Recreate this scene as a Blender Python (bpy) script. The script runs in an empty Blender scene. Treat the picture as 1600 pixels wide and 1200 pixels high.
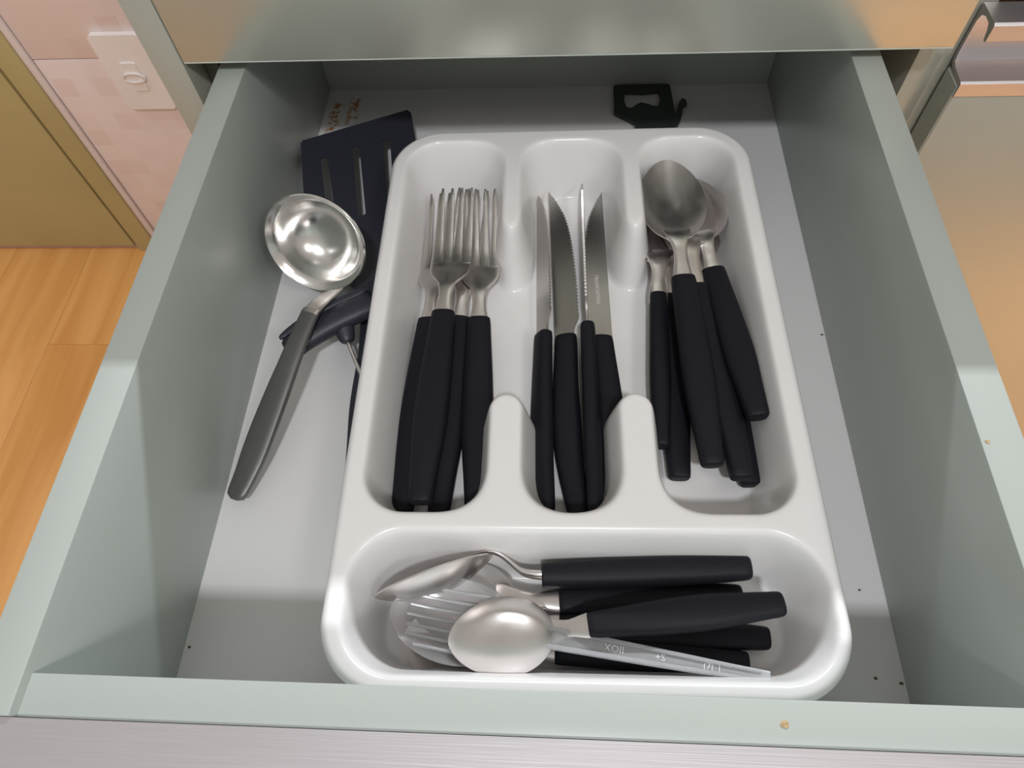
import bpy, bmesh, math, random
import numpy as np
from mathutils import Matrix, Vector

random.seed(4)
scene = bpy.context.scene
COL = scene.collection

# ------------------------------------------------------------------ camera
def euler_cam(p, r, y):
    cx, sx = math.cos(p), math.sin(p); cy, sy = math.cos(r), math.sin(r); cz, sz = math.cos(y), math.sin(y)
    Rx = Matrix(((1, 0, 0), (0, cx, -sx), (0, sx, cx)))
    Rr = Matrix(((cy, -sy, 0), (sy, cy, 0), (0, 0, 1)))
    Rz = Matrix(((cz, -sz, 0), (sz, cz, 0), (0, 0, 1)))
    return Rz @ Rx @ Rr
cam = bpy.data.cameras.new('camera')
cam.lens = 24.05
cam.sensor_width = 36.0
cam.clip_start = 0.005
cam_ob = bpy.data.objects.new('camera', cam)
COL.objects.link(cam_ob)
cam_ob.matrix_world = Matrix.Translation((0.0093, -0.0271, 0.3662)) @ euler_cam(0.5276, -0.0947, 0.1195).to_4x4()
scene.camera = cam_ob

# ------------------------------------------------------------------ world, lights, exposure
world = bpy.data.worlds.new('room_ambient')
scene.world = world
world.use_nodes = True
bg = world.node_tree.nodes['Background']
bg.inputs[0].default_value = (1.0, 0.93, 0.86, 1)
bg.inputs[1].default_value = 0.42

def area(name, loc, target, sx, sy, power, color):
    l = bpy.data.lights.new(name, 'AREA')
    l.shape = 'RECTANGLE'
    l.size = sx; l.size_y = sy
    l.energy = power; l.color = color
    o = bpy.data.objects.new(name, l)
    COL.objects.link(o)
    o.location = loc
    d = Vector(target) - Vector(loc)
    o.rotation_euler = d.to_track_quat('-Z', 'Y').to_euler()
    return o
# LED strip under the wall cabinet behind the worktop; the worktop edge casts the hard line across the drawer
area('led_strip_lamp', (0.16, 0.80, 0.633), (0.16, 0.0, 0.01), 0.62, 0.010, 8.8, (0.93, 0.97, 1.0))
# ceiling lamp above the kitchen floor, on the side of the person taking the picture
area('ceiling_lamp', (0.13, -0.95, 1.95), (-0.1, 0.25, 0.0), 0.14, 0.14, 17.5, (0.95, 0.97, 1.0))
# added fill light from the right, brightens the left background and left drawer wall
area('right_fill_light', (1.25, -1.05, 1.9), (-0.7, 0.6, -0.5), 0.45, 0.45, 9.0, (1.0, 0.95, 0.88))

# narrow fill lights, added to brighten the wooden floor and doors on either side
for x_, y_, p_ in ((-1.22, 0.22, 1.7), (1.05, -0.30, 7.0)):
    dl = area('floor_fill_light', (x_, y_, 1.9), (x_, y_ + 0.001, 0), 0.12, 0.12, p_, (1.0, 0.94, 0.86))
    dl.data.spread = math.radians(56 if x_ < 0 else 44)

vs = scene.view_settings
vs.view_transform = 'Standard'
vs.look = 'None'
vs.gamma = 1.0
vs.use_curve_mapping = False
vs.exposure = 0.0

# ------------------------------------------------------------------ materials
def new_mat(name):
    m = bpy.data.materials.new(name)
    m.use_nodes = True
    nt = m.node_tree
    return m, nt, nt.nodes['Principled BSDF']

def mat(name, col, rough=0.5, metal=0.0, noise=0.0, scale=40.0, stretch=(1, 1, 1), bump=0.0, coat=0.0, ior=None, rvar=0.0, spec=None):
    """procedural Principled material: a noise texture varies colour, roughness and relief"""
    m, nt, b = new_mat(name)
    b.inputs['Roughness'].default_value = rough
    b.inputs['Metallic'].default_value = metal
    if spec is not None: b.inputs['Specular IOR Level'].default_value = spec
    if ior: b.inputs['IOR'].default_value = ior
    if coat:
        b.inputs['Coat Weight'].default_value = coat
        b.inputs['Coat Roughness'].default_value = 0.08
    tc = nt.nodes.new('ShaderNodeTexCoord')
    mp = nt.nodes.new('ShaderNodeMapping')
    mp.inputs['Scale'].default_value = stretch
    nt.links.new(tc.outputs['Object'], mp.inputs[0])
    nz = nt.nodes.new('ShaderNodeTexNoise')
    nz.inputs['Scale'].default_value = scale
    nz.inputs['Detail'].default_value = 4
    nt.links.new(mp.outputs[0], nz.inputs['Vector'])
    rp = nt.nodes.new('ShaderNodeMapRange')
    rp.inputs[1].default_value = 0.3; rp.inputs[2].default_value = 0.7
    rp.inputs[3].default_value = 1 - noise; rp.inputs[4].default_value = 1 + noise
    nt.links.new(nz.outputs[0], rp.inputs[0])
    mx = nt.nodes.new('ShaderNodeVectorMath'); mx.operation = 'SCALE'
    mx.inputs[0].default_value = col
    nt.links.new(rp.outputs[0], mx.inputs['Scale'])
    nt.links.new(mx.outputs[0], b.inputs['Base Color'])
    if rvar:
        rr = nt.nodes.new('ShaderNodeMapRange')
        rr.inputs[1].default_value = 0.3; rr.inputs[2].default_value = 0.7
        rr.inputs[3].default_value = max(0.02, rough - rvar); rr.inputs[4].default_value = rough + rvar
        nt.links.new(nz.outputs[0], rr.inputs[0]); nt.links.new(rr.outputs[0], b.inputs['Roughness'])
    if bump:
        bp = nt.nodes.new('ShaderNodeBump')
        bp.inputs['Strength'].default_value = bump
        bp.inputs['Distance'].default_value = 0.0006
        nt.links.new(nz.outputs[0], bp.inputs['Height'])
        nt.links.new(bp.outputs[0], b.inputs['Normal'])
    return m

SAGE = mat('sage_laminate', (0.41, 0.45, 0.42), 0.32, noise=0.012, scale=7)
SAGE_EDGE = mat('sage_edge_band', (0.60, 0.66, 0.61), 0.35, noise=0.02)
CHAMP = mat('champagne_laminate', (0.52, 0.535, 0.475), 0.30, metal=0.45, noise=0.012, scale=12)
ALU = mat('brushed_aluminium', (0.66, 0.635, 0.66), 0.42, metal=0.85, noise=0.03, scale=25, stretch=(1, 60, 60), bump=0.1)
ALU_END = mat('grey_aluminium_end', (0.42, 0.42, 0.42), 0.35, metal=0.9)
DARKBOX = mat('dark_carcass_board', (0.10, 0.10, 0.09), 0.6, noise=0.05)
TRAYM = mat('white_tray_plastic', (0.85, 0.84, 0.84), 0.22, noise=0.015, scale=25)
BLACK = mat('black_handle_plastic', (0.009, 0.009, 0.014), 0.55, noise=0.15, scale=900, bump=0.12, spec=0.25)
NYLON = mat('black_nylon', (0.026, 0.026, 0.040), 0.45, noise=0.15, scale=500, bump=0.1)
STEEL = mat('worn_stainless_steel', (0.78, 0.74, 0.72), 0.34, metal=1.0, noise=0.035, scale=70, stretch=(1, 2, 1), rvar=0.04)
STEEL_KNIFE = mat('brushed_blade_steel', (0.52, 0.50, 0.48), 0.30, metal=1.0, noise=0.03, scale=20, stretch=(1, 30, 1))
LADLE_ST = mat('polished_ladle_steel', (0.78, 0.77, 0.75), 0.20, metal=1.0, noise=0.04, scale=50, rvar=0.05)
GREYMET = mat('dull_grey_handle_metal', (0.17, 0.17, 0.165), 0.42, metal=0.6, noise=0.08, scale=50)
DARKMET = mat('dark_painted_metal', (0.045, 0.06, 0.055), 0.35, metal=0.4, noise=0.1)
GOLD = mat('olive_gold_door_panel', (0.48, 0.41, 0.20), 0.45, noise=0.05, scale=8)
WHITEP = mat('white_wall_plastic', (0.90, 0.86, 0.85), 0.3, noise=0.01)
TRIMW = mat('pale_trim', (0.80, 0.72, 0.72), 0.4, noise=0.02)
GROUT = mat('pink_grout', (0.50, 0.33, 0.28), 0.8, noise=0.05)
STONE = mat('pale_worktop_stone', (0.62, 0.60, 0.57), 0.4, noise=0.15, scale=90)
PLASTER = mat('wall_plaster', (0.8, 0.72, 0.68), 0.8, noise=0.03)
DARKGAP = mat('dark_gap_seal', (0.03, 0.018, 0.008), 0.7)
ENGR = mat('pale_engraving', (0.75, 0.72, 0.72), 0.5, metal=0.3)
EMB = mat('frosted_lettering', (0.85, 0.85, 0.9), 0.4)
SEAMM = mat('bright_steel_band', (0.85, 0.83, 0.80), 0.2, metal=1.0)

def clear_mat():
    m, nt, b = new_mat('clear_plastic')
    b.inputs['Base Color'].default_value = (0.94, 0.94, 0.96, 1)
    b.inputs['Transmission Weight'].default_value = 0.86
    b.inputs['Roughness'].default_value = 0.10
    b.inputs['IOR'].default_value = 1.49
    return m
CLEAR = clear_mat()
def frost_mat():
    m, nt, b = new_mat('milky_clear_plastic')
    b.inputs['Base Color'].default_value = (0.86, 0.87, 0.90, 1)
    b.inputs['Transmission Weight'].default_value = 0.6
    b.inputs['Roughness'].default_value = 0.22
    b.inputs['IOR'].default_value = 1.45
    return m
FROST = frost_mat()

def wood_mat():
    m, nt, b = new_mat('orange_wood_plank')
    tc = nt.nodes.new('ShaderNodeTexCoord')
    oi = nt.nodes.new('ShaderNodeObjectInfo')
    ad = nt.nodes.new('ShaderNodeVectorMath'); ad.operation = 'ADD'
    sc = nt.nodes.new('ShaderNodeVectorMath'); sc.operation = 'SCALE'
    sc.inputs[0].default_value = (9, 5, 3)
    nt.links.new(oi.outputs['Random'], sc.inputs['Scale'])
    nt.links.new(tc.outputs['Object'], ad.inputs[0]); nt.links.new(sc.outputs[0], ad.inputs[1])
    mp = nt.nodes.new('ShaderNodeMapping'); mp.inputs['Scale'].default_value = (14, 1.3, 1)
    nt.links.new(ad.outputs[0], mp.inputs[0])
    nz = nt.nodes.new('ShaderNodeTexNoise'); nz.inputs['Scale'].default_value = 1.6
    nz.inputs['Detail'].default_value = 6; nz.inputs['Distortion'].default_value = 0.7
    nt.links.new(mp.outputs[0], nz.inputs['Vector'])
    cr = nt.nodes.new('ShaderNodeValToRGB')
    cr.color_ramp.elements[0].position = 0.3; cr.color_ramp.elements[0].color = (0.60, 0.275, 0.075, 1)
    cr.color_ramp.elements[1].position = 0.72; cr.color_ramp.elements[1].color = (0.78, 0.41, 0.145, 1)
    nt.links.new(nz.outputs[0], cr.inputs[0])
    nt.links.new(cr.outputs[0], b.inputs['Base Color'])
    b.inputs['Roughness'].default_value = 0.38
    return m
WOOD = wood_mat()

def tile_mat():
    """glazed tile printed with a faint mosaic of small squares"""
    m, nt, b = new_mat('pink_printed_tile')
    tc = nt.nodes.new('ShaderNodeTexCoord')
    sp = nt.nodes.new('ShaderNodeSeparateXYZ'); nt.links.new(tc.outputs['Object'], sp.inputs[0])
    cb = nt.nodes.new('ShaderNodeCombineXYZ')
    nt.links.new(sp.outputs[0], cb.inputs[0]); nt.links.new(sp.outputs[2], cb.inputs[1])
    mp = nt.nodes.new('ShaderNodeMapping'); mp.inputs['Scale'].default_value = (30, 30, 1)
    nt.links.new(cb.outputs[0], mp.inputs[0])
    fl = nt.nodes.new('ShaderNodeVectorMath'); fl.operation = 'FLOOR'
    nt.links.new(mp.outputs[0], fl.inputs[0])
    wn = nt.nodes.new('ShaderNodeTexWhiteNoise'); wn.noise_dimensions = '2D'
    nt.links.new(fl.outputs[0], wn.inputs['Vector'])
    cr = nt.nodes.new('ShaderNodeValToRGB')
    cr.color_ramp.elements[0].position = 0.0; cr.color_ramp.elements[0].color = (0.80, 0.66, 0.63, 1)
    cr.color_ramp.elements[1].position = 0.45; cr.color_ramp.elements[1].color = (0.86, 0.745, 0.73, 1)
    nt.links.new(wn.outputs[0], cr.inputs[0])
    nt.links.new(cr.outputs[0], b.inputs['Base Color'])
    b.inputs['Roughness'].default_value = 0.22
    return m
TILE = tile_mat()

def bottom_mat():
    """white board with small rust-orange stains at the far left corner and dark specks"""
    m, nt, b = new_mat('white_drawer_board')
    tc = nt.nodes.new('ShaderNodeTexCoord')
    sp = nt.nodes.new('ShaderNodeSeparateXYZ'); nt.links.new(tc.outputs['Object'], sp.inputs[0])
    def mth(op, a, b_=None):
        n = nt.nodes.new('ShaderNodeMath'); n.operation = op
        for i, v in enumerate((a, b_)):
            if v is None: continue
            if isinstance(v, (int, float)): n.inputs[i].default_value = v
            else: nt.links.new(v, n.inputs[i])
        return n.outputs[0]
    def box(x0, x1, y0, y1, soft):
        def band(v, lo, hi):
            c, h = (lo + hi) / 2, (hi - lo) / 2
            d = mth('ABSOLUTE', mth('SUBTRACT', v, c))
            n = nt.nodes.new('ShaderNodeMapRange'); n.inputs[1].default_value = h - soft; n.inputs[2].default_value = h + soft
            n.inputs[3].default_value = 1; n.inputs[4].default_value = 0
            nt.links.new(d, n.inputs[0]); return n.outputs[0]
        return mth('MULTIPLY', band(sp.outputs[0], x0, x1), band(sp.outputs[1], y0, y1))
    nz = nt.nodes.new('ShaderNodeTexNoise'); nz.inputs['Scale'].default_value = 190; nz.inputs['Detail'].default_value = 2
    nt.links.new(tc.outputs['Object'], nz.inputs['Vector'])
    th = nt.nodes.new('ShaderNodeMapRange'); th.inputs[1].default_value = 0.47; th.inputs[2].default_value = 0.56
    nt.links.new(nz.outputs[0], th.inputs[0])
    st = mth('MAXIMUM', box(-0.1745, -0.1655, 0.405, 0.452, 0.002), box(-0.160, -0.152, 0.425, 0.458, 0.002))
    st = mth('MULTIPLY', st, th.outputs[0])
    vo = nt.nodes.new('ShaderNodeTexVoronoi'); vo.inputs['Scale'].default_value = 16
    nt.links.new(tc.outputs['Object'], vo.inputs['Vector'])
    sk = nt.nodes.new('ShaderNodeMapRange'); sk.inputs[1].default_value = 0.012; sk.inputs[2].default_value = 0.02
    sk.inputs[3].default_value = 0.75; sk.inputs[4].default_value = 0
    nt.links.new(vo.outputs['Distance'], sk.inputs[0])
    m1 = nt.nodes.new('ShaderNodeMix'); m1.data_type = 'RGBA'
    m1.inputs[6].default_value = (0.74, 0.735, 0.74, 1); m1.inputs[7].default_value = (0.46, 0.20, 0.08, 1)
    nt.links.new(st, m1.inputs[0])
    m2 = nt.nodes.new('ShaderNodeMix'); m2.data_type = 'RGBA'
    m2.inputs[7].default_value = (0.08, 0.07, 0.04, 1)
    nt.links.new(sk.outputs[0], m2.inputs[0]); nt.links.new(m1.outputs[2], m2.inputs[6])
    nt.links.new(m2.outputs[2], b.inputs['Base Color'])
    b.inputs['Roughness'].default_value = 0.33
    return m
BOARD = bottom_mat()

# ------------------------------------------------------------------ mesh helpers
def link(o, parent=None):
    COL.objects.link(o)
    if parent is not None: o.parent = parent
    return o

def mesh_obj(name, verts, faces, material, parent=None, smooth=True, fix=True):
    me = bpy.data.meshes.new(name)
    me.from_pydata([tuple(v) for v in verts], [], faces)
    if fix:
        bm = bmesh.new(); bm.from_mesh(me)
        bmesh.ops.recalc_face_normals(bm, faces=bm.faces)
        bm.to_mesh(me); bm.free()
    me.materials.append(material)
    if smooth:
        me.polygons.foreach_set('use_smooth', [True] * len(me.polygons))
        me.set_sharp_from_angle(angle=math.radians(38))
    return link(bpy.data.objects.new(name, me), parent)

def bm_obj(name, bm, material, parent=None, smooth=True, angle=38):
    me = bpy.data.meshes.new(name)
    bmesh.ops.recalc_face_normals(bm, faces=bm.faces)
    bm.to_mesh(me); bm.free()
    for mm in (material if isinstance(material, list) else [material]): me.materials.append(mm)
    if smooth:
        me.polygons.foreach_set('use_smooth', [True] * len(me.polygons))
        me.set_sharp_from_angle(angle=math.radians(angle))
    return link(bpy.data.objects.new(name, me), parent)

def box(name, lo, hi, material, parent=None, bevel=0.0006, seg=2):
    bm = bmesh.new()
    bmesh.ops.create_cube(bm, size=1.0)
    for v in bm.verts:
        v.co = Vector([lo[i] + (v.co[i] + 0.5) * (hi[i] - lo[i]) for i in range(3)])
    if bevel:
        bmesh.ops.bevel(bm, geom=list(bm.edges), offset=bevel, segments=seg, affect='EDGES', profile=0.5)
    return bm_obj(name, bm, material, parent)

def empty(name, loc=(0, 0, 0), parent=None):
    o = bpy.data.objects.new(name, None)
    o.empty_display_size = 0.02
    o.location = loc
    return link(o, parent)

def tag(o, label=None, cat=None, group=None, kind=None):
    if label: o['label'] = label
    if cat: o['category'] = cat
    if group: o['group'] = group
    if kind: o['kind'] = kind
    return o

def ring(x, y, z, w, t, n=20, p=2.6):
    """superellipse section, in the plane across local x"""
    out = []
    for i in range(n):
        a = 2 * math.pi * i / n
        c, s = math.cos(a), math.sin(a)
        out.append((x, y + w / 2 * math.copysign(abs(c) ** (2 / p), c), z + t / 2 * math.copysign(abs(s) ** (2 / p), s)))
    return out

def interp(pts, x):
    xs = [p[0] for p in pts]
    if x <= xs[0]: return pts[0][1]
    for i in range(len(pts) - 1):
        if x <= xs[i + 1]:
            u = (x - xs[i]) / (xs[i + 1] - xs[i])
            # catmull-like smooth blend
            p0 = pts[max(i - 1, 0)][1]; p1 = pts[i][1]; p2 = pts[i + 1][1]; p3 = pts[min(i + 2, len(pts) - 1)][1]
            m1 = (p2 - p0) / 2; m2 = (p3 - p1) / 2
            return (2*u**3-3*u**2+1)*p1 + (u**3-2*u**2+u)*m1 + (-2*u**3+3*u**2)*p2 + (u**3-u**2)*m2
    return pts[-1][1]

def loft(name, rings, material, parent=None, smooth=True, closed=True):
    n = len(rings[0]); V = []; F = []
    for r in rings: V += r
    for k in range(len(rings) - 1):
        for i in range(n):
            j = (i + 1) % n
            F.append((k*n+i, k*n+j, (k+1)*n+j, (k+1)*n+i))
    if closed:
        F.append(tuple(range(n)))
        F.append(tuple((len(rings)-1)*n + i for i in range(n)))
    return mesh_obj(name, V, F, material, parent, smooth)

def strip_loft(name, x0, x1, W, T, Zc, material, parent=None, Yc=None, steps=24, n=20, p=2.6, round_ends=(0, 0)):
    """bar along local x: width, thickness, height and sideways offset are curves over x"""
    rings = []
    xs = [x0 + (x1 - x0) * k / steps for k in range(steps + 1)]
    e0, e1 = round_ends
    if e0: xs = [x0 + e0 * q for q in (0, 0.08, 0.25, 0.5)] + [x for x in xs if x > x0 + e0]
    if e1: xs = [x for x in xs if x < x1 - e1] + [x1 - e1 * q for q in (0.5, 0.25, 0.08, 0)]
    for x in xs:
        f = 1.0
        if e0 and x < x0 + e0: f = 0.72 + 0.28 * math.sqrt(max(0, 1 - (1 - (x - x0) / e0) ** 2))
        if e1 and x > x1 - e1: f = 0.72 + 0.28 * math.sqrt(max(0, 1 - (1 - (x1 - x) / e1) ** 2))
        rings.append(ring(x, interp(Yc, x) if Yc else 0, interp(Zc, x), interp(W, x) * (f if f < 1 else 1), interp(T, x) * f, n, p))
    return loft(name, rings, material, parent)

def plate(name, poly, t, material, parent=None, holes=(), bevel=0.0, zfun=None):
    """flat plate from a 2-D outline (with holes), thickness t along +z"""
    bm = bmesh.new()
    edges = []
    for loop in [poly] + list(holes):
        vs = [bm.verts.new((x, y, 0)) for x, y in loop]
        edges += [bm.edges.new((vs[i], vs[(i + 1) % len(vs)])) for i in range(len(vs))]
    bmesh.ops.triangle_fill(bm, use_beauty=True, use_dissolve=False, edges=edges)
    geo = bmesh.ops.extrude_face_region(bm, geom=list(bm.faces))
    for v in [g for g in geo['geom'] if isinstance(g, bmesh.types.BMVert)]: v.co.z += t
    if zfun:
        for v in bm.verts: v.co.z += zfun(v.co.x, v.co.y)
    return bm_obj(name, bm, material, parent, True, 30)

def text_mesh(name, body, size, material, parent, M, depth=0.00012):
    cu = bpy.data.curves.new(name, 'FONT')
    cu.body = body; cu.size = size; cu.extrude = depth
    cu.align_x = 'CENTER'; cu.align_y = 'CENTER'; cu.resolution_u = 2
    tmp = bpy.data.objects.new(name, cu); COL.objects.link(tmp)
    dg = bpy.context.evaluated_depsgraph_get()
    me = bpy.data.meshes.new_from_object(tmp.evaluated_get(dg))
    bpy.data.objects.remove(tmp)
    me.materials.clear(); me.materials.append(material)
    me.transform(M)
    o = bpy.data.objects.new(name, me)
    return link(o, parent)

def place(o, a, b, roll=0.0):
    """root at a (handle end), local +x towards b (the tip), rolled about that axis"""
    a, b = Vector(a), Vector(b)
    x = (b - a).normalized()
    z = Vector((0, 0, 1)); z = (z - x * z.dot(x)).normalized()
    y = z.cross(x)
    M = Matrix((x, y, z)).transposed().to_4x4()
    o.matrix_world = Matrix.Translation(a) @ M @ Matrix.Rotation(math.radians(roll), 4, 'X')
    return o

def span(a, b): return (Vector(b) - Vector(a)).length

# ------------------------------------------------------------------ setting: floor, wall, door
FZ = -0.70
WY = 0.915
fl = box('floor', (-2.2, -1.6, FZ - 0.06), (1.6, WY + 0.1, FZ - 0.012), DARKGAP, bevel=0)
tag(fl, 'orange wood plank floor', kind='structure')
pw, pl = 0.165, 0.95
proto = {}
for i in range(-13, 9):
    off = (i * 0.37) % pl
    y = -1.55 - off
    while y < WY + 0.02:
        y0, y1 = max(y, -1.58), min(y + pl, WY + 0.02)
        if y1 - y0 > 0.03:
            x0 = i * pw + 0.02
            box('plank', (x0 + 0.0002, y0 + 0.0002, FZ - 0.012), (x0 + pw - 0.0002, y1 - 0.0002, FZ), WOOD, fl, bevel=0.0003, seg=1)
        y += pl

wl = box('wall_back', (-0.818, WY + 0.006, FZ - 0.012), (1.6, WY + 0.1, 0.30), GROUT, bevel=0)
tag(wl, 'pink tiled wall beside the olive door', kind='structure')
tx0, tw, th_ = -0.806, 0.36, 0.45
for i in range(4):
    for z0 in (-0.7165, -0.2665):
        box('tile', (tx0 + i * tw + 0.0008, WY, max(z0, FZ) + 0.0008), (tx0 + (i + 1) * tw - 0.0008, WY + 0.007, min(z0 + th_, 0.30) - 0.0008), TILE, wl, bevel=0.0008)
tr = box('trim_1', (-0.8175, WY - 0.006, FZ), (-0.8068, WY + 0.006, 0.30), TRIMW, bevel=0.001)
tag(tr, 'narrow pale strip between olive door frame and tiles', kind='structure')

dr = empty('door_1', (-1.2, WY, FZ)); tag(dr, 'olive gold flat door in a narrow frame', kind='structure')
def child_box(name, lo, hi, m, root, bevel=0.0006):
    o = box(name, lo, hi, m, None, bevel)
    o.parent = root; o.matrix_parent_inverse = Matrix.Translation(root.location).inverted()
    return o
child_box('door_frame', (-0.8585, WY - 0.010, FZ), (-0.8182, WY + 0.03, 0.30), GOLD, dr, 0.0015)
child_box('gap_seal', (-0.8685, WY + 0.004, FZ), (-0.8587, WY + 0.03, 0.30), DARKGAP, dr)
child_box('door_panel', (-1.9, WY - 0.006, FZ + 0.012), (-0.8672, WY + 0.03, 0.30), GOLD, dr, 0.0015)
child_box('threshold', (-1.9, WY + 0.0, FZ), (-0.8587, WY + 0.03, FZ + 0.011), GROUT, dr)

# wall socket on the tiles
so = empty('wall_socket', (-0.651, WY, -0.288))
tag(so, 'white rounded wall socket plate on the pink tiles', 'wall socket')
def rrect(cx, cy, hx, hy, r, n=6):
    out = []
    for (sx, sy, a0) in ((1, 1, 0), (-1, 1, 90), (-1, -1, 180), (1, -1, 270)):
        for k in range(n + 1):
            a = math.radians(a0 + 90 * k / n)
            out.append((cx + sx * (hx - r) + r * math.cos(a), cy + sy * (hy - r) + r * math.sin(a)))
    return out
RX = Matrix.Rotation(math.radians(90), 4, 'X')
def wallplate(name, poly, t, m, root, holes=(), off=0.0):
    o = plate(name, poly, t, m, root, holes)
    o.matrix_local = Matrix.Translation((0, -off, 0)) @ RX
    return o
wallplate('cover_plate', rrect(0, 0, 0.0395, 0.0645, 0.007), 0.009, WHITEP, so)
wallplate('module', rrect(0, -0.004, 0.0125, 0.024, 0.004), 0.0025, WHITEP, so, off=0.009)
hexo = [(0.0185 * math.cos(a) * (1.0 if abs(math.cos(a)) < .9 else 1), 0.0085 * math.sin(a) - 0.004) for a in [2 * math.pi * k / 24 for k in range(24)]]
hexi = [(x * 0.9, (y + 0.004) * 0.8 - 0.004) for x, y in hexo]
wallplate('socket_rim', hexo, 0.0035, WHITEP, so, [hexi], off=0.0113)

# ------------------------------------------------------------------ worktop and cabinets
wt = empty('worktop', (0.2, 0.6, 0.218)); tag(wt, 'pale stone worktop above the open drawer', 'worktop')
child_box('slab', (-0.245, 0.316, 0.218), (1.15, WY - 0.002, 0.2555), STONE, wt, 0.001)

YF = 0.336       # plane of the cabinet fronts
bc = empty('base_cabinet', (0.0, 0.6, FZ)); tag(bc, 'sage and champagne kitchen base cabinet holding the open drawer', 'cabinet')
child_box('end_panel', (-0.2325, YF, FZ + 0.001), (-0.2137, WY - 0.003, 0.217), CHAMP, bc, 0.0006)
child_box('inner_side', (-0.2130, YF + 0.020, FZ + 0.08), (-0.2035, WY - 0.003, 0.217), DARKBOX, bc)
child_box('side_panel', (0.2245, YF + 0.020, FZ + 0.001), (0.2395, WY - 0.003, 0.217), CHAMP, bc, 0.0006)
rail = child_box('fascia_rail', (-0.2130, YF, 0.1185), (0.2313, YF + 0.018, 0.215), CHAMP, bc, 0.0008)
child_box('rail_edge_band', (-0.2128, YF + 0.0004, 0.1176), (0.2311, YF + 0.0176, 0.1187), SAGE_EDGE, bc, 0)
child_box('back_board', (-0.203, WY - 0.02, FZ + 0.08), (0.224, WY - 0.004, 0.217), DARKBOX, bc)
child_box('inner_top', (-0.203, YF + 0.020, 0.19), (0.224, WY - 0.021, 0.205), DARKBOX, bc)
child_box('lower_front', (-0.2130, YF, FZ + 0.09), (0.2313, YF + 0.018, -0.055), CHAMP, bc, 0.0008)
child_box('plinth', (-0.2130, YF + 0.05, FZ + 0.001), (0.224, YF + 0.065, FZ + 0.088), DARKBOX, bc)

def handle_profile(name, x0, x1, y_front, z_top, root, mirror=1):
    """aluminium grip profile: hook on top, back plate, flare onto the front face"""
    # (depth behind the front plane, height below the top)
    prof = [(0.0205, 0.0), (0.0015, 0.0), (0.0, -0.0012), (0.0, -0.0100), (0.0010, -0.0110), (0.0026, -0.0104),
            (0.0042, -0.0062), (0.0066, -0.0032), (0.0120, -0.0028), (0.0160, -0.0045), (0.0178, -0.0090), (0.0178, -0.0290),
            (0.0168, -0.0332), (0.0135, -0.0350), (0.0010, -0.0358), (-0.0004, -0.0368), (-0.0004, -0.0450), (0.0008, -0.0455),
            (0.0016, -0.0385), (0.0150, -0.0378), (0.0190, -0.0356), (0.0205, -0.0310)]
    V = []; F = []
    n = len(prof)
    for x in (x0, x1):
        for d, h in prof: V.append((x, y_front + d, z_top + h))
    for i in range(n):
        j = (i + 1) % n
        F.append((i, j, n + j, n + i))
    o = mesh_obj(name, V, F, ALU, None, True)
    bm = bmesh.new(); bm.from_mesh(o.data)
    bmesh.ops.holes_fill(bm, edges=[e for e in bm.edges if e.is_boundary], sides=0)
    bmesh.ops.triangulate(bm, faces=[f_ for f_ in bm.faces if len(f_.verts) > 4])
    o.data.materials.append(ALU_END)
    for f_ in bm.faces:
        if abs(f_.normal.x) > 0.9: f_.material_index = 1; f_.smooth = False
    bmesh.ops.recalc_face_normals(bm, faces=bm.faces)
    bm.to_mesh(o.data); bm.free()
    o.data.set_sharp_from_angle(angle=math.radians(30))
    o.parent = root; o.matrix_parent_inverse = Matrix.Translation(root.location).inverted()
    return o

rc = empty('side_cabinet', (0.55, 0.6, FZ)); tag(rc, 'neighbouring cabinet with champagne door and aluminium grip rail', 'cabinet')
child_box('carcass_side', (0.2400, YF + 0.022, FZ + 0.001), (0.2555, WY - 0.003, 0.217), CHAMP, rc, 0.0006)
child_box('carcass_side', (0.80, YF + 0.022, FZ + 0.001), (0.816, WY - 0.003, 0.217), SAGE, rc, 0.0006)
child_box('carcass_top', (0.256, YF + 0.022, 0.19), (0.80, WY - 0.02, 0.205), DARKBOX, rc)
rdoor = child_box('door', (0.2465, YF + 0.0005, FZ + 0.09), (0.80, YF + 0.0195, 0.0930), CHAMP, rc, 0.0006)
child_box('door_edge', (0.2459, YF + 0.0012, FZ + 0.091), (0.2467, YF + 0.0190, 0.0920), SAGE, rc, 0)
handle_profile('grip_handle', 0.2465, 0.80, YF, 0.1315, rc)

# ------------------------------------------------------------------ the drawer
HS, HF, BY = 0.1098, 0.1057, 0.468
dw = empty('drawer', (0, 0.2, -0.012)); tag(dw, 'open sage green drawer holding the white cutlery tray', 'drawer')
child_box('side_panel', (-0.1972, -0.0146, -0.012), (-0.1800, BY + 0.015, HS), SAGE, dw, 0.0007)
child_box('side_panel', (0.1800, -0.0146, -0.012), (0.1972, BY + 0.015, HS), SAGE, dw, 0.0007)
child_box('back_panel', (-0.1800, BY, -0.012), (0.1800, BY + 0.015, HS - 0.006), SAGE, dw, 0.0005)
child_box('front_panel', (-0.1800, -0.0145, -0.012), (0.1800, 0.0, HF), SAGE, dw, 0.0004)
child_box('bottom_board', (-0.1800, 0.0, -0.008), (0.1800, BY, 0.0), BOARD, dw, 0)
child_box('drawer_front', (-0.2125, -0.0352, -0.05), (0.2305, -0.0162, 0.0725), CHAMP, dw, 0.0006)
handle_profile('grip_handle', -0.2125, 0.2305, -0.0353, 0.1078, dw)

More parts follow.
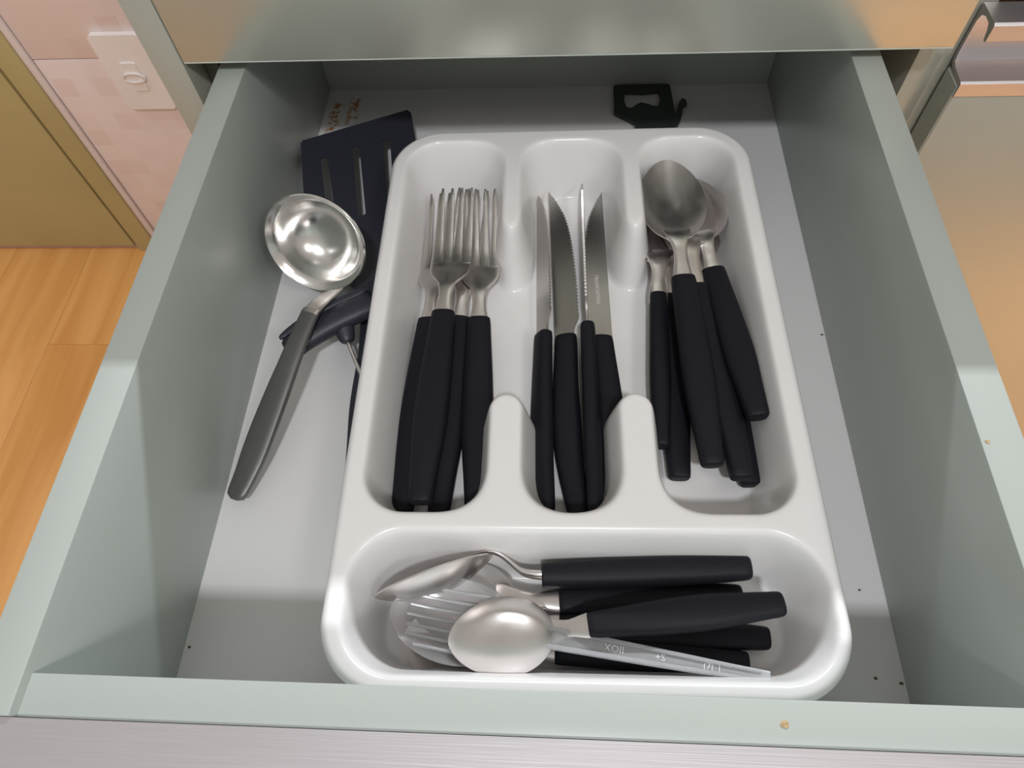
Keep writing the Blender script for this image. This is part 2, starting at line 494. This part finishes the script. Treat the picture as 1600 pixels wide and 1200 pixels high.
# ------------------------------------------------------------------ the cutlery tray (one moulded piece)
TA = math.radians(0.8); TC = (0.0205, 0.182)
def tray_world(u, v):
    return (TC[0] + u * math.cos(TA) - v * math.sin(TA), TC[1] + u * math.sin(TA) + v * math.cos(TA))
def sd_rr(u, v, cx, cy, hx, hy, r):
    qx = np.abs(u - cx) - hx + r; qy = np.abs(v - cy) - hy + r
    return np.hypot(np.maximum(qx, 0), np.maximum(qy, 0)) + np.minimum(np.maximum(qx, qy), 0) - r
def smax(a, b, k):
    h = np.maximum(k - np.abs(a - b), 0) / k
    return np.maximum(a, b) + h * h * k * 0.25
def tray_height(u, v):
    rim, floor_ = 0.047, 0.003
    d = sd_rr(u, v, -0.00025, 0.0358, 0.10725, 0.1312, 0.022)
    for cu, hw in ((-0.0366, 0.0088), (0.0318, 0.0090)):
        s = np.hypot(u - cu, np.maximum(v + 0.0378, 0)) - hw
        d = smax(d, -s, 0.026)
    for cu, hw in ((-0.0372, 0.0062), (0.0402, 0.0062)):
        s = np.hypot(u - cu, np.maximum(0.100 - v, 0) * 0.55) - hw
        d = smax(d, -s, 0.026)
    d2 = sd_rr(u, v, 0.002, -0.1380, 0.1105, 0.0322, 0.026)
    def ramp(t, w, k):
        x = t / w
        sp = lambda q: np.logaddexp(0, k * q) / k
        return sp(x) - sp(x - 1)
    f = np.maximum(ramp(-d, 0.0085, 13), ramp(-d2, 0.0090, 11))
    z = rim - (rim - floor_) * np.clip(f, 0, 1)
    do = sd_rr(u, v, 0, 0, 0.119, 0.1795, 0.034)
    e = np.clip((do + 0.004) / 0.004, 0, 1)
    return z - 0.0028 * e * e, do
def make_tray():
    st = 0.0009
    nu, nv = int(0.244 / st), int(0.366 / st)
    us = (np.arange(nu) - (nu - 1) / 2) * st; vs_ = (np.arange(nv) - (nv - 1) / 2) * st
    U, V = np.meshgrid(us, vs_)
    do = sd_rr(U, V, 0, 0, 0.119, 0.1795, 0.034)
    inside = do < -0.0002
    # cells with at least one inside corner
    cell = inside[:-1, :-1] | inside[1:, :-1] | inside[:-1, 1:] | inside[1:, 1:]
    used = np.zeros_like(inside)
    used[:-1, :-1] |= cell; used[1:, :-1] |= cell; used[:-1, 1:] |= cell; used[1:, 1:] |= cell
    # snap outside corners on the outline
    for _ in range(4):
        do = sd_rr(U, V, 0, 0, 0.119, 0.1795, 0.034)
        gx = (sd_rr(U + 1e-5, V, 0, 0, 0.119, 0.1795, 0.034) - do) / 1e-5
        gy = (sd_rr(U, V + 1e-5, 0, 0, 0.119, 0.1795, 0.034) - do) / 1e-5
        mv = used & (do > 0)
        U = np.where(mv, U - gx * do, U); V = np.where(mv, V - gy * do, V)
    Zh, _ = tray_height(U, V)
    idx = -np.ones(U.shape, int); idx[used] = np.arange(used.sum())
    X = TC[0] + U * math.cos(TA) - V * math.sin(TA); Y = TC[1] + U * math.sin(TA) + V * math.cos(TA)
    verts = np.stack([X[used], Y[used], Zh[used]], 1).tolist()
    a, b_, c, d_ = idx[:-1, :-1][cell], idx[:-1, 1:][cell], idx[1:, 1:][cell], idx[1:, :-1][cell]
    faces = np.stack([a, b_, c, d_], 1).tolist()
    me = bpy.data.meshes.new('cutlery_tray')
    me.from_pydata(verts, [], faces)
    bm = bmesh.new(); bm.from_mesh(me)
    bmesh.ops.remove_doubles(bm, verts=bm.verts, dist=1e-5)
    loop = [e for e in bm.edges if e.is_boundary]
    for (zz, inset) in ((0.0385, 0.0), (0.0375, 0.0035), (0.0345, 0.0045), (0.0006, 0.011)):
        r = bmesh.ops.extrude_edge_only(bm, edges=loop)
        nv_ = [g for g in r['geom'] if isinstance(g, bmesh.types.BMVert)]
        loop = [g for g in r['geom'] if isinstance(g, bmesh.types.BMEdge)]
        for v in nv_:
            dx, dy = v.co.x - TC[0], v.co.y - TC[1]
            v.co.z = zz
            if inset:
                k = 0.0035 if inset in (0.0035,) else (0.001 if inset == 0.0045 else 0.0065)
                v.co.x = TC[0] + dx * (1 - k / 0.119); v.co.y = TC[1] + dy * (1 - k / 0.1795)
    bm.to_mesh(me); bm.free()
    me.materials.append(TRAYM)
    me.polygons.foreach_set('use_smooth', [True] * len(me.polygons))
    o = link(bpy.data.objects.new('cutlery_tray', me))
    return o
tag(make_tray(), 'white moulded plastic cutlery tray with four compartments in the drawer', 'cutlery tray')

# ------------------------------------------------------------------ cutlery builders (local x runs from the handle end to the tip)
def grip(root, L0, w=(0.0125, 0.0185, 0.0145), t=0.0105, bend=0.0, zoff=0.0):
    return strip_loft('handle', 0.0, L0,
        [(0, w[0]), (L0 * 0.12, w[0] * 1.12), (L0 * 0.38, w[1]), (L0 * 0.62, w[1] * 0.97), (L0, w[2])],
        [(0, t * 0.85), (L0 * 0.3, t), (L0 * 0.7, t), (L0, t * 0.88)],
        [(0, zoff), (L0 * 0.5, zoff + bend), (L0, zoff)], BLACK, root, steps=26, n=24, p=2.7, round_ends=(0.0025, 0.0012))

def make_fork(L, label):
    r = empty('fork'); tag(r, label, 'fork', 'forks in the left compartment')
    H = L * 0.553
    grip(r, H)
    zc = [(H - 0.01, 0.0), (L * 0.59, 0.0012), (L * 0.64, 0.0012), (L * 0.69, -0.0014), (L * 0.735, -0.0038), (L * 0.80, -0.0045), (L * 0.9, -0.0012), (L, 0.0045)]
    strip_loft('neck', H - 0.008, L * 0.66, [(H, 0.0110), (L * 0.585, 0.0088), (L * 0.62, 0.0088), (L * 0.66, 0.0120)],
               [(H, 0.0042), (L * 0.66, 0.0022)], zc, STEEL, r, steps=14, n=18)
    hd = strip_loft('head', L * 0.645, L * 0.742, [(L * 0.645, 0.0100), (L * 0.66, 0.0138), (L * 0.675, 0.0188), (L * 0.69, 0.0228), (L * 0.71, 0.0252), (L * 0.742, 0.0256)],
               [(L * 0.645, 0.0020), (L * 0.742, 0.0018)], zc, STEEL, r, steps=18, n=24, p=5)
    pitch = 0.0064
    for k in range(4):
        y0 = (k - 1.5) * pitch
        xs = [L * 0.738 + (L - L * 0.738) * q / 12 for q in range(13)]
        rings = []
        for x in xs:
            u = (x - xs[0]) / (xs[-1] - xs[0])
            w = 0.0060 * (1 - 0.10 * u) if u < 0.25 else 0.0056 - 0.0032 * (u - 0.25) / 0.75
            rings.append(ring(x, y0 * (1 + 0.02 * u), interp(zc, x), w if u < 1 else w * 0.6, 0.0018 - 0.0005 * u, 12, 5))
        loft('tine', rings, STEEL, hd)
    return r

def bowl_mesh(name, x0, x1, wid, depth, zheel, ztip, material, parent, egg=0.10, nr=12, n=56, th=0.0011, ribs=0):
    """spoon bowl: concave egg shape with real thickness"""
    V = []; F = []
    cx, a = (x0 + x1) / 2, (x1 - x0) / 2
    def pt(r, t, bottom):
        x = cx + a * r * math.cos(t)
        st = math.sin(t)
        y = wid / 2 * r * math.copysign(abs(st) ** 1.12, st) * (1 - egg * math.cos(t))
        zr = zheel + (ztip - zheel) * (x - x0) / (x1 - x0)
        prof = (1 - r ** 2.3)
        z = zr - depth * prof * (1 - 0.15 * r * math.cos(t))
        if ribs and r < 0.86 and not bottom:
            z += 0.0006 * max(0.0, math.cos(2 * math.pi * y / ribs)) ** 3
        if bottom: z -= th * (1 if r < 0.999 else 0.85)
        return (x, y, z)
    for bot in (0, 1):
        V.append(pt(0, 0, bot))
        for i in range(1, nr + 1):
            for k in range(n): V.append(pt(i / nr, 2 * math.pi * k / n, bot))
    S = 1 + nr * n
    for bot in (0, 1):
        o = bot * S
        for k in range(n): F.append((o, o + 1 + k, o + 1 + (k + 1) % n))
        for i in range(nr - 1):
            for k in range(n):
                q = o + 1 + i * n; j = (k + 1) % n
                F.append((q + k, q + n + k, q + n + j, q + j))
    e = 1 + (nr - 1) * n
    for k in range(n):
        j = (k + 1) % n
        F.append((e + k, S + e + k, S + e + j, e + j))
    return mesh_obj(name, V, F, material, parent)

def make_spoon(L, label, group, hfrac=0.563, bowl_frac=0.315, bw=0.0425, depth=0.0085, w=(0.0125, 0.0180, 0.0150), t=0.0110, arch=0.0045, tipz=None, name='spoon'):
    r = empty(name); tag(r, label, 'spoon', group)
    H = L * hfrac
    grip(r, H, w, t)
    B = L * (1 - bowl_frac)
    zc = [(H - 0.01, 0.0), (H + (B - H) * 0.35, 0.0018), (B - 0.004, arch), (B + 0.006, arch - 0.0006), (B + 0.016, arch - 0.0042)]
    strip_loft('neck', H - 0.008, B + 0.0085, [(H, 0.0118), (H + (B - H) * 0.5, 0.0084), (B - 0.004, 0.0098), (B + 0.003, 0.0150), (B + 0.0085, 0.0175)],
               [(H, 0.0044), (B - 0.004, 0.0024), (B + 0.004, 0.0016), (B + 0.0085, 0.0009)], zc, STEEL, r, steps=16, n=18)
    b = bowl_mesh('bowl', B - 0.0015, L, bw, depth, arch + 0.0002, arch - 0.0010 if tipz is None else tipz, STEEL, r)
    return r

def make_knife(L, label, flip=False):
    r = empty('steak_knife'); tag(r, label, 'knife', 'steak knives in the middle compartment')
    H = L * 0.487
    s = -1 if flip else 1
    strip_loft('handle', 0.0, H,
        [(0, 0.0120), (H * 0.15, 0.0142), (H * 0.45, 0.0168), (H * 0.75, 0.0150), (H, 0.0138)],
        [(0, 0.0085), (H * 0.4, 0.0100), (H, 0.0090)], [(0, 0), (H, 0)], BLACK, r,
        Yc=[(0, -s * 0.0030), (H * 0.3, s * 0.0006), (H * 0.6, s * 0.0012), (H, -s * 0.0004)], steps=26, n=24, p=2.7, round_ends=(0.004, 0.0015))
    # blade outline: straight spine at +y*s, toothed edge curving up to the tip
    x0 = H - 0.006; spine = 0.0062
    bl = L - H
    top = [(x0, spine), (H + bl * 0.3, spine + 0.0004), (H + bl * 0.7, spine + 0.0010), (L, spine + 0.0016)]
    edge = []
    N = 46
    base = [(0.0, -0.0052), (0.05, -0.0062), (0.10, -0.0088), (0.20, -0.0092), (0.45, -0.0084), (0.65, -0.0064), (0.80, -0.0030), (0.92, 0.0024), (1.0, 0.0074)]
    for k in range(N * 2 + 1):
        u = k / (N * 2)
        y = interp(base, u)
        if 0.14 < u < 0.94 and k % 2: y += 0.0014
        edge.append((H + bl * u, y))
    poly = [(x0, -0.0052)] + edge + [p for p in reversed(top)]
    poly = [(x, s * y) for x, y in poly]
    b = plate('blade', poly, 0.0013, STEEL_KNIFE, r)
    b.data.transform(Matrix.Translation((0, 0, -0.00065)))
    return r, b

def copy_tree(o, parent=None):
    c = o.copy(); COL.objects.link(c)
    if parent is not None: c.parent = parent
    for ch in list(o.children): copy_tree(ch, c)
    return c

# ------------------------------------------------------------------ forks
for a, b, roll, lab in (
    ((-0.0728, 0.0962, 0.0100), (-0.0672, 0.3270, 0.0160), -6, 'fork leftmost in the left tray compartment, lying lowest'),
    ((-0.0525, 0.0962, 0.0100), (-0.0475, 0.3260, 0.0205), 8, 'fork mostly hidden beneath the topmost fork and the right fork'),
    ((-0.0319, 0.0962, 0.0110), (-0.0415, 0.3215, 0.0250), 2, 'fork rightmost in the left tray compartment, handle against the divider'),
    ((-0.0598, 0.0957, 0.0285), (-0.0561, 0.3165, 0.0305), -2, 'topmost fork lying across two others in the left compartment')):
    place(make_fork(span(a, b), lab), a, b, roll)

# ------------------------------------------------------------------ steak knives
for a, b, roll, flip, lab, txt in (
    ((0.0043, 0.0960, 0.0110), (0.0010, 0.3350, 0.0180), -58, False, 'steak knife leftmost in the middle compartment, blade tilted on edge', False),
    ((0.0205, 0.0960, 0.0110), (0.0125, 0.3318, 0.0180), -14, False, 'steak knife second from left, teeth facing right', False),
    ((0.0322, 0.0955, 0.0190), (0.0276, 0.3370, 0.0260), -96, False, 'steak knife standing on edge so its blade shows as a thin line', False),
    ((0.0437, 0.0962, 0.0110), (0.0345, 0.3316, 0.0160), 6, True, 'steak knife rightmost with engraved blade and teeth facing left', True)):
    L = span(a, b)
    k, bl = make_knife(L, lab, flip)
    if txt:
        text_mesh('engraving', 'TRAMONTINA', 0.0036, ENGR, bl,
                  Matrix.Translation((L * 0.64, 0.0010, 0.00068)) @ Matrix.Rotation(math.pi, 4, 'Z'))
    place(k, a, b, roll)

# ------------------------------------------------------------------ spoons in the right compartment
GS = 'spoons in the right compartment'
for a, b, roll, kw, lab in (
    ((0.0793, 0.1196, 0.0095), (0.0840, 0.3420, 0.0110), 0, {}, 'spoon under the topmost one, blunt handle end showing at its left'),
    ((0.1180, 0.1166, 0.0095), (0.0955, 0.3400, 0.0100), 0, {}, 'spoon at the bottom of the right pile, handle reaching nearest the front'),
    ((0.0700, 0.1362, 0.0150), (0.0795, 0.3250, 0.0150), 0, dict(bw=0.0400, w=(0.0090, 0.0125, 0.0110)), 'short spoon leftmost in the right compartment, bowl edge low at left'),
    ((0.1200, 0.1465, 0.0320), (0.0995, 0.3370, 0.0200), -8, dict(bw=0.0400), 'short spoon rightmost in the right compartment with dark bowl'),
    ((0.1098, 0.1153, 0.0215), (0.0885, 0.3400, 0.0275), 3, {}, 'spoon directly beneath the topmost one, rim showing at its right'),
    ((0.0937, 0.1198, 0.0275), (0.0838, 0.3383, 0.0350), -2, {}, 'topmost spoon in the right compartment with scratched bright bowl')):
    place(make_spoon(span(a, b), lab, GS, **kw), a, b, roll)

# ------------------------------------------------------------------ spoons in the front compartment
GF = 'teaspoons in the front compartment'
HW = (0.0115, 0.0150, 0.0150)
for a, b, roll, kw, lab in (
    ((0.1156, 0.0369, 0.0100), (-0.0695, 0.0430, 0.0105), 0, dict(bw=0.042), 'teaspoon under the clear spoon, handle end second nearest the front'),
    ((0.1043, 0.0254, 0.0090), (-0.0640, 0.0310, 0.0095), -6, dict(bw=0.040), 'teaspoon nearest the front, dark bowl under the clear spoon'),
    ((0.1047, 0.0569, 0.0110), (-0.0610, 0.0470, 0.0150), 0, dict(bw=0.040), 'teaspoon second from the back of the front compartment'),
    ((0.1076, 0.0680, 0.0215), (-0.0790, 0.0560, 0.0230), 84, dict(bw=0.037, w=HW, arch=0.0115, tipz=-0.0070, t=0.0140, depth=0.0090), 'teaspoon rolled on its side along the back of front compartment')):
    kw.setdefault('w', (0.0110, 0.0145, 0.0135))
    place(make_spoon(span(a, b), lab, GF, 0.553, 0.31, name='teaspoon', **{**dict(depth=0.0080, t=0.0095), **kw}), a, b, roll)
a, b = (0.1174, 0.0485, 0.0330), (-0.0388, 0.0275, 0.0330)
place(make_spoon(span(a, b), 'topmost teaspoon lying face down over the clear spoon', GF, 0.583, 0.31, bw=0.036, depth=0.0085, w=(0.0115, 0.0165, 0.0115), t=0.0100, name='teaspoon'), a, b, 180)

# clear plastic spoon with a ribbed bowl
RL = Matrix.Rotation(math.pi, 4, 'Z')
cs = empty('plastic_spoon'); tag(cs, 'clear transparent plastic spoon with ribbed bowl under the topmost teaspoon', 'spoon')
a, b = (0.1078, 0.0165, 0.0285), (-0.0687, 0.0421, 0.0245)
L = span(a, b)
strip_loft('handle', 0.0, L * 0.66, [(0, 0.0060), (L * 0.3, 0.0088), (L * 0.55, 0.0105), (L * 0.66, 0.0120)], [(0, 0.0022), (L * 0.66, 0.0026)],
           [(0, 0), (L * 0.66, 0.0035)], FROST, cs, steps=16, n=16, p=4)
for sy in (1, -1):
    strip_loft('ridge', 0.004, L * 0.64, [(0, 0.0016), (L * 0.64, 0.0022)], [(0, 0.0012), (L * 0.64, 0.0014)],
               [(0, 0.0016), (L * 0.66, 0.0053)], FROST, cs, Yc=[(0, sy * 0.0020), (L * 0.64, sy * 0.0042)], steps=10, n=8)
bowl_mesh('bowl', L * 0.645, L, 0.0400, 0.0065, 0.0040, 0.0040, CLEAR, cs, egg=0.06, nr=16, n=72, th=0.0012)
for k in range(7):
    y0 = (k - 3) * 0.0046
    hw_ = math.sqrt(max(0.0, 1 - (y0 / 0.0200) ** 2))
    xa_, xb_ = L * (0.822 - 0.120 * hw_), L * (0.822 + 0.130 * hw_)
    bz = lambda x: 0.0040 - 0.0065 * (1 - min(1.0, math.hypot((x - L * 0.822) / (L * 0.1775), y0 / 0.0200)) ** 2.3) + 0.0004
    strip_loft('rib', xa_, xb_, [(xa_, 0.0017), (xb_, 0.0017)], [(xa_, 0.0015), (xb_, 0.0015)],
               [(xa_ + (xb_ - xa_) * q / 8, bz(xa_ + (xb_ - xa_) * q / 8)) for q in range(9)], FROST, cs, Yc=[(xa_, y0), (xb_, y0)], steps=12, n=8, p=2)
for tx, s, x in (('XLEXOII', 0.0046, 0.415), ('+S', 0.0046, 0.275), ('(7|_|', 0.0042, 0.145)):
    text_mesh('lettering', tx, s, EMB, cs, Matrix.Translation((L * x, 0, 0.0012 + 0.0035 * x / 0.66)) @ RL)
place(cs, a, b, 0)

# ------------------------------------------------------------------ ladle
la = empty('ladle', (-0.1712, 0.1032, 0.009)); tag(la, 'steel ladle with grey handle leaning along the left drawer side', 'ladle')
nrm = Vector((-0.2756, -2.3049, 1.0)).normalized()
Rl = 0.0322
cen = Vector((-0.1376, 0.2525, 0.0520))
prof = [(Rl, 0.0), (Rl * 0.975, 0.0008), (Rl * 0.93, -0.0006), (Rl * 0.86, -0.0020), (Rl * 0.82, -0.0045), (Rl * 0.76, -0.0100), (Rl * 0.66, -0.0155), (Rl * 0.52, -0.0200), (Rl * 0.34, -0.0228), (Rl * 0.15, -0.0238), (0.0003, -0.0240)]
prof_o = [(max(r_ + (0.0 if i == 0 else 0.0008 if i < 9 else 0), 0.0003), z - 0.0011) for i, (r_, z) in enumerate(prof)]
full = prof[::-1] + prof_o
V = []; F = []; n = 72
za = nrm; xa = Vector((0, 1, 0)).cross(za).normalized(); ya = za.cross(xa)
for r_, z in full:
    for k in range(n):
        t = 2 * math.pi * k / n
        p = cen + xa * (r_ * math.cos(t)) + ya * (r_ * math.sin(t)) + za * z
        V.append(p - la.location)
for i in range(len(full) - 1):
    for k in range(n):
        j = (k + 1) % n
        F.append((i*n+k, i*n+j, (i+1)*n+j, (i+1)*n+k))
F.append(tuple(range(n))); F.append(tuple((len(full)-1)*n + k for k in range(n)))
mesh_obj('bowl', V, F, LADLE_ST, la)

def path_loft(name, pts, W, T, material, parent, origin, roll=0.0, n=18, p=2.8, steps=40, caps=True, round_ends=(0, 0)):
    """strip along a 3-D path; flat side up, rolled"""
    P = [Vector(q) for q in pts]
    s = [0.0]
    for i in range(1, len(P)): s.append(s[-1] + (P[i] - P[i-1]).length)
    cx = [list(zip(s, [q[i] for q in P])) for i in range(3)]
    rings = []
    for k in range(steps + 1):
        u = s[-1] * k / steps
        c = Vector([interp(cx[i], u) for i in range(3)])
        c2 = Vector([interp(cx[i], min(u + 1e-4, s[-1])) for i in range(3)])
        c1 = Vector([interp(cx[i], max(u - 1e-4, 0)) for i in range(3)])
        x = (c2 - c1).normalized()
        up = Vector((0, 0, 1)); z = (up - x * up.dot(x)).normalized(); y = z.cross(x)
        q = Matrix.Rotation(math.radians(roll), 3, x)
        y = q @ y; z = q @ z
        uu = u / s[-1]
        f = 1.0
        if round_ends[0] and u < round_ends[0]: f = 0.35 + 0.65 * math.sqrt(max(0, 1 - (1 - u / round_ends[0]) ** 2))
        if round_ends[1] and s[-1] - u < round_ends[1]: f = 0.35 + 0.65 * math.sqrt(max(0, 1 - (1 - (s[-1] - u) / round_ends[1]) ** 2))
        rings.append([tuple(c + y * a_[1] + z * a_[2] - Vector(origin)) for a_ in ring(0, 0, 0, interp(W, uu) * f, interp(T, uu) * (0.5 + 0.5 * f), n, p)])
    return loft(name, rings, material, parent)
path_loft('neck', [(-0.1318, 0.2400, 0.0225), (-0.1333, 0.2285, 0.0300), (-0.1378, 0.2140, 0.0350), (-0.1408, 0.2045, 0.0345)],
          [(0, 0.0170), (0.3, 0.0140), (1, 0.0115)], [(0, 0.0016), (1, 0.0028)], STEEL, la, la.location, roll=14)
path_loft('ferrule', [(-0.1374, 0.2150, 0.0352), (-0.1386, 0.2118, 0.0352)], [(0, 0.0128), (1, 0.0130)], [(0, 0.0052), (1, 0.0056)], SEAMM, la, la.location, roll=14, steps=4)
path_loft('handle', [(-0.1384, 0.2122, 0.0350), (-0.1425, 0.1960, 0.0330), (-0.1470, 0.1790, 0.0290), (-0.1560, 0.1480, 0.0200), (-0.1640, 0.1200, 0.0120), (-0.1698, 0.1035, 0.0075)],
          [(0, 0.0128), (0.2, 0.0140), (0.5, 0.0175), (0.75, 0.0180), (1, 0.0130)], [(0, 0.0052), (0.5, 0.0066), (1, 0.0050)], GREYMET, la, la.location, roll=14, round_ends=(0, 0.006))

# ------------------------------------------------------------------ black slotted spatula
sp_ = empty('slotted_spatula', (-0.113, 0.135, 0.002)); tag(sp_, 'black slotted nylon spatula behind the ladle, partly under the tray rim', 'spatula')
so_ = Vector((-0.1753, 0.3678, 0.0320)); e1 = Vector((0.9608, 0.1961, -0.1961)); e2 = Vector((0.1803, -0.9790, -0.0957)); e3 = e1.cross(e2) * -1
BM = Matrix((e1, e2 * -1, e3)).transposed().to_4x4(); BM.translation = so_ - sp_.location
out = [(0.0015, 0.0), (0.0, -0.003), (0.0012, -0.053), (0.001, -0.085), (0.008, -0.105), (0.024, -0.127), (0.033, -0.139), (0.047, -0.139), (0.056, -0.116), (0.064, -0.090), (0.069, -0.062), (0.079, -0.040), (0.0832, -0.006), (0.0822, 0.031), (0.0795, 0.0345)]
out = [(x, y * 0.945) for x, y in out]
def slot(x0, y0, x1, y1, w=0.0052):
    d = Vector((x1 - x0, y1 - y0)).normalized(); a0 = math.atan2(d.y, d.x); r_ = w / 2; o = []
    for k in range(7): a = a0 - math.pi / 2 + math.pi * k / 6; o.append((x1 + r_ * math.cos(a), y1 + r_ * math.sin(a)))
    for k in range(7): a = a0 + math.pi / 2 + math.pi * k / 6; o.append((x0 + r_ * math.cos(a), y0 + r_ * math.sin(a)))
    return o
bl = plate('blade', out, 0.0018, NYLON, sp_, [slot(0.0161, -0.0180, 0.0193, -0.0730), slot(0.0388, -0.0070, 0.0398, -0.0665), slot(0.0615, 0.0000, 0.0605, -0.054)])
bl.matrix_local = BM
path_loft('handle', [(-0.1145, 0.2540, 0.0125), (-0.1115, 0.2360, 0.0100), (-0.1085, 0.2130, 0.0090), (-0.1075, 0.1950, 0.0075), (-0.1068, 0.1640, 0.0065), (-0.1042, 0.1370, 0.0060), (-0.0995, 0.0900, 0.0055)],
          [(0, 0.0140), (0.2, 0.0110), (0.5, 0.0128), (1, 0.0135)], [(0, 0.0030), (0.3, 0.0070), (1, 0.0090)], NYLON, sp_, sp_.location, round_ends=(0, 0.006))

# ------------------------------------------------------------------ corkscrew with a T-shaped handle
ck = empty('corkscrew', (-0.1201, 0.2060, 0.012)); tag(ck, 'black T-shaped corkscrew handle with a thin metal rod, under the ladle handle', 'corkscrew')
tp = [(-0.1520, 0.1925, 0.0235), (-0.1432, 0.2020, 0.0240), (-0.1330, 0.2105, 0.0245), (-0.1201, 0.2195, 0.0250), (-0.1035, 0.2290, 0.0250)]
path_loft('handle', tp, [(0, 0.0170), (0.3, 0.0190), (0.7, 0.0205), (1, 0.0200)], [(0, 0.0110), (0.5, 0.0130), (1, 0.0125)], NYLON, ck, ck.location, roll=-8, round_ends=(0.007, 0.006), p=2.3, n=24)
for off, rr in ((0.0066, 0.0030), (-0.0030, 0.0026)):
    q = [(x - 0.0055 * off / 0.0075, y + 0.0075 * off / 0.0075, z + 0.0050 - abs(off) * 0.15) for x, y, z in tp]
    path_loft('ridge', q, [(0, rr * 1.4), (0.5, rr * 2), (1, rr * 1.8)], [(0, rr), (0.5, rr * 1.4), (1, rr * 1.2)], NYLON, ck, ck.location, round_ends=(0.008, 0.006), n=12, steps=24)
path_loft('stub', [(-0.1215, 0.2140, 0.0235), (-0.1195, 0.2085, 0.0215), (-0.1172, 0.2020, 0.0190)], [(0, 0.0150), (0.5, 0.0118), (1, 0.0095)], [(0, 0.0110), (1, 0.0090)], NYLON, ck, ck.location, round_ends=(0, 0.005), p=2)
path_loft('rod', [(-0.1178, 0.2035, 0.0190), (-0.1130, 0.1935, 0.0160), (-0.1045, 0.1775, 0.0120)], [(0, 0.0026), (1, 0.0026)], [(0, 0.0026), (1, 0.0026)], STEEL, ck, ck.location, p=2, n=12, steps=10)

# ------------------------------------------------------------------ bottle opener behind the tray
op = empty('can_opener', (0.08, 0.42, 0.0)); tag(op, 'dark metal bottle and can opener with open frame, behind the tray', 'can opener')
def rel(pts): return [(x - 0.08, y - 0.42) for x, y in pts]
o_out = rel([(0.0575, 0.4645), (0.0562, 0.4620), (0.0556, 0.4309), (0.0640, 0.4245), (0.0705, 0.4190), (0.0725, 0.4050), (0.0735, 0.3740), (0.0770, 0.3700), (0.0930, 0.3700), (0.0965, 0.3740), (0.1000, 0.4050), (0.1038, 0.4180), (0.1028, 0.4290), (0.1020, 0.4500), (0.1014, 0.4628), (0.1000, 0.4645)])
o_in = rel([(0.0650, 0.4562), (0.0785, 0.4548), (0.0918, 0.4563), (0.0930, 0.4469), (0.0900, 0.4375), (0.0860, 0.4385), (0.0830, 0.4405), (0.0772, 0.4425), (0.0735, 0.4400), (0.0690, 0.4357), (0.0655, 0.4370), (0.0638, 0.4443)])
f_ = plate('frame', o_out, 0.0030, DARKMET, op, [o_in]); f_.location.z = 0.0006
hk = rel([(0.0985, 0.4120), (0.1020, 0.4225), (0.1040, 0.4310), (0.1065, 0.4400), (0.1095, 0.4455), (0.1120, 0.4440), (0.1128, 0.4385), (0.1105, 0.4380), (0.1090, 0.4330), (0.1075, 0.4250), (0.1050, 0.4170), (0.1010, 0.4090)])
h_ = plate('hook', hk, 0.0036, DARKMET, op); h_.location.z = 0.0012
rv = bmesh.new(); bmesh.ops.create_cone(rv, cap_ends=True, segments=20, radius1=0.0045, radius2=0.0040, depth=0.002)
r_ = bm_obj('rivet', rv, DARKMET, op); r_.location = (0.014, -0.010, 0.0046)

# ------------------------------------------------------------------ small spots and grains of dirt stuck to the drawer
STAIN = mat('brown_food_stain', (0.42, 0.30, 0.16), 0.5, noise=0.3, scale=900)
GRAIN = mat('dark_dirt_grain', (0.10, 0.08, 0.04), 0.7, noise=0.3, scale=900)
def speck(name, x, y, z, r, m):
    bm = bmesh.new()
    bmesh.ops.create_icosphere(bm, subdivisions=1, radius=1.0)
    rnd = random.Random(int(x * 1e5))
    for v in bm.verts:
        k = rnd.uniform(0.75, 1.2)
        v.co = Vector((v.co.x * r * k, v.co.y * r * k * 0.8, v.co.z * r * 0.25))
    o = bm_obj(name, bm, m, None)
    o.parent = dw
    o.location = Vector((x, y, z)) - dw.location
for x, y, z, r, m in ((0.0880, -0.0077, HF + 0.0001, 0.0017, STAIN), (0.1825, 0.0966, HS + 0.0001, 0.0012, STAIN), (0.1677, 0.0639, 0.0002, 0.0008, GRAIN),
                      (0.1664, 0.0218, 0.0002, 0.0010, GRAIN), (0.1780, 0.0199, 0.0002, 0.0011, GRAIN), (0.1780, 0.2226, 0.0002, 0.0010, GRAIN), (-0.1774, 0.0258, 0.0002, 0.0009, GRAIN)):
    speck('stain' if m is STAIN else 'dirt_grain', x, y, z, r, m)
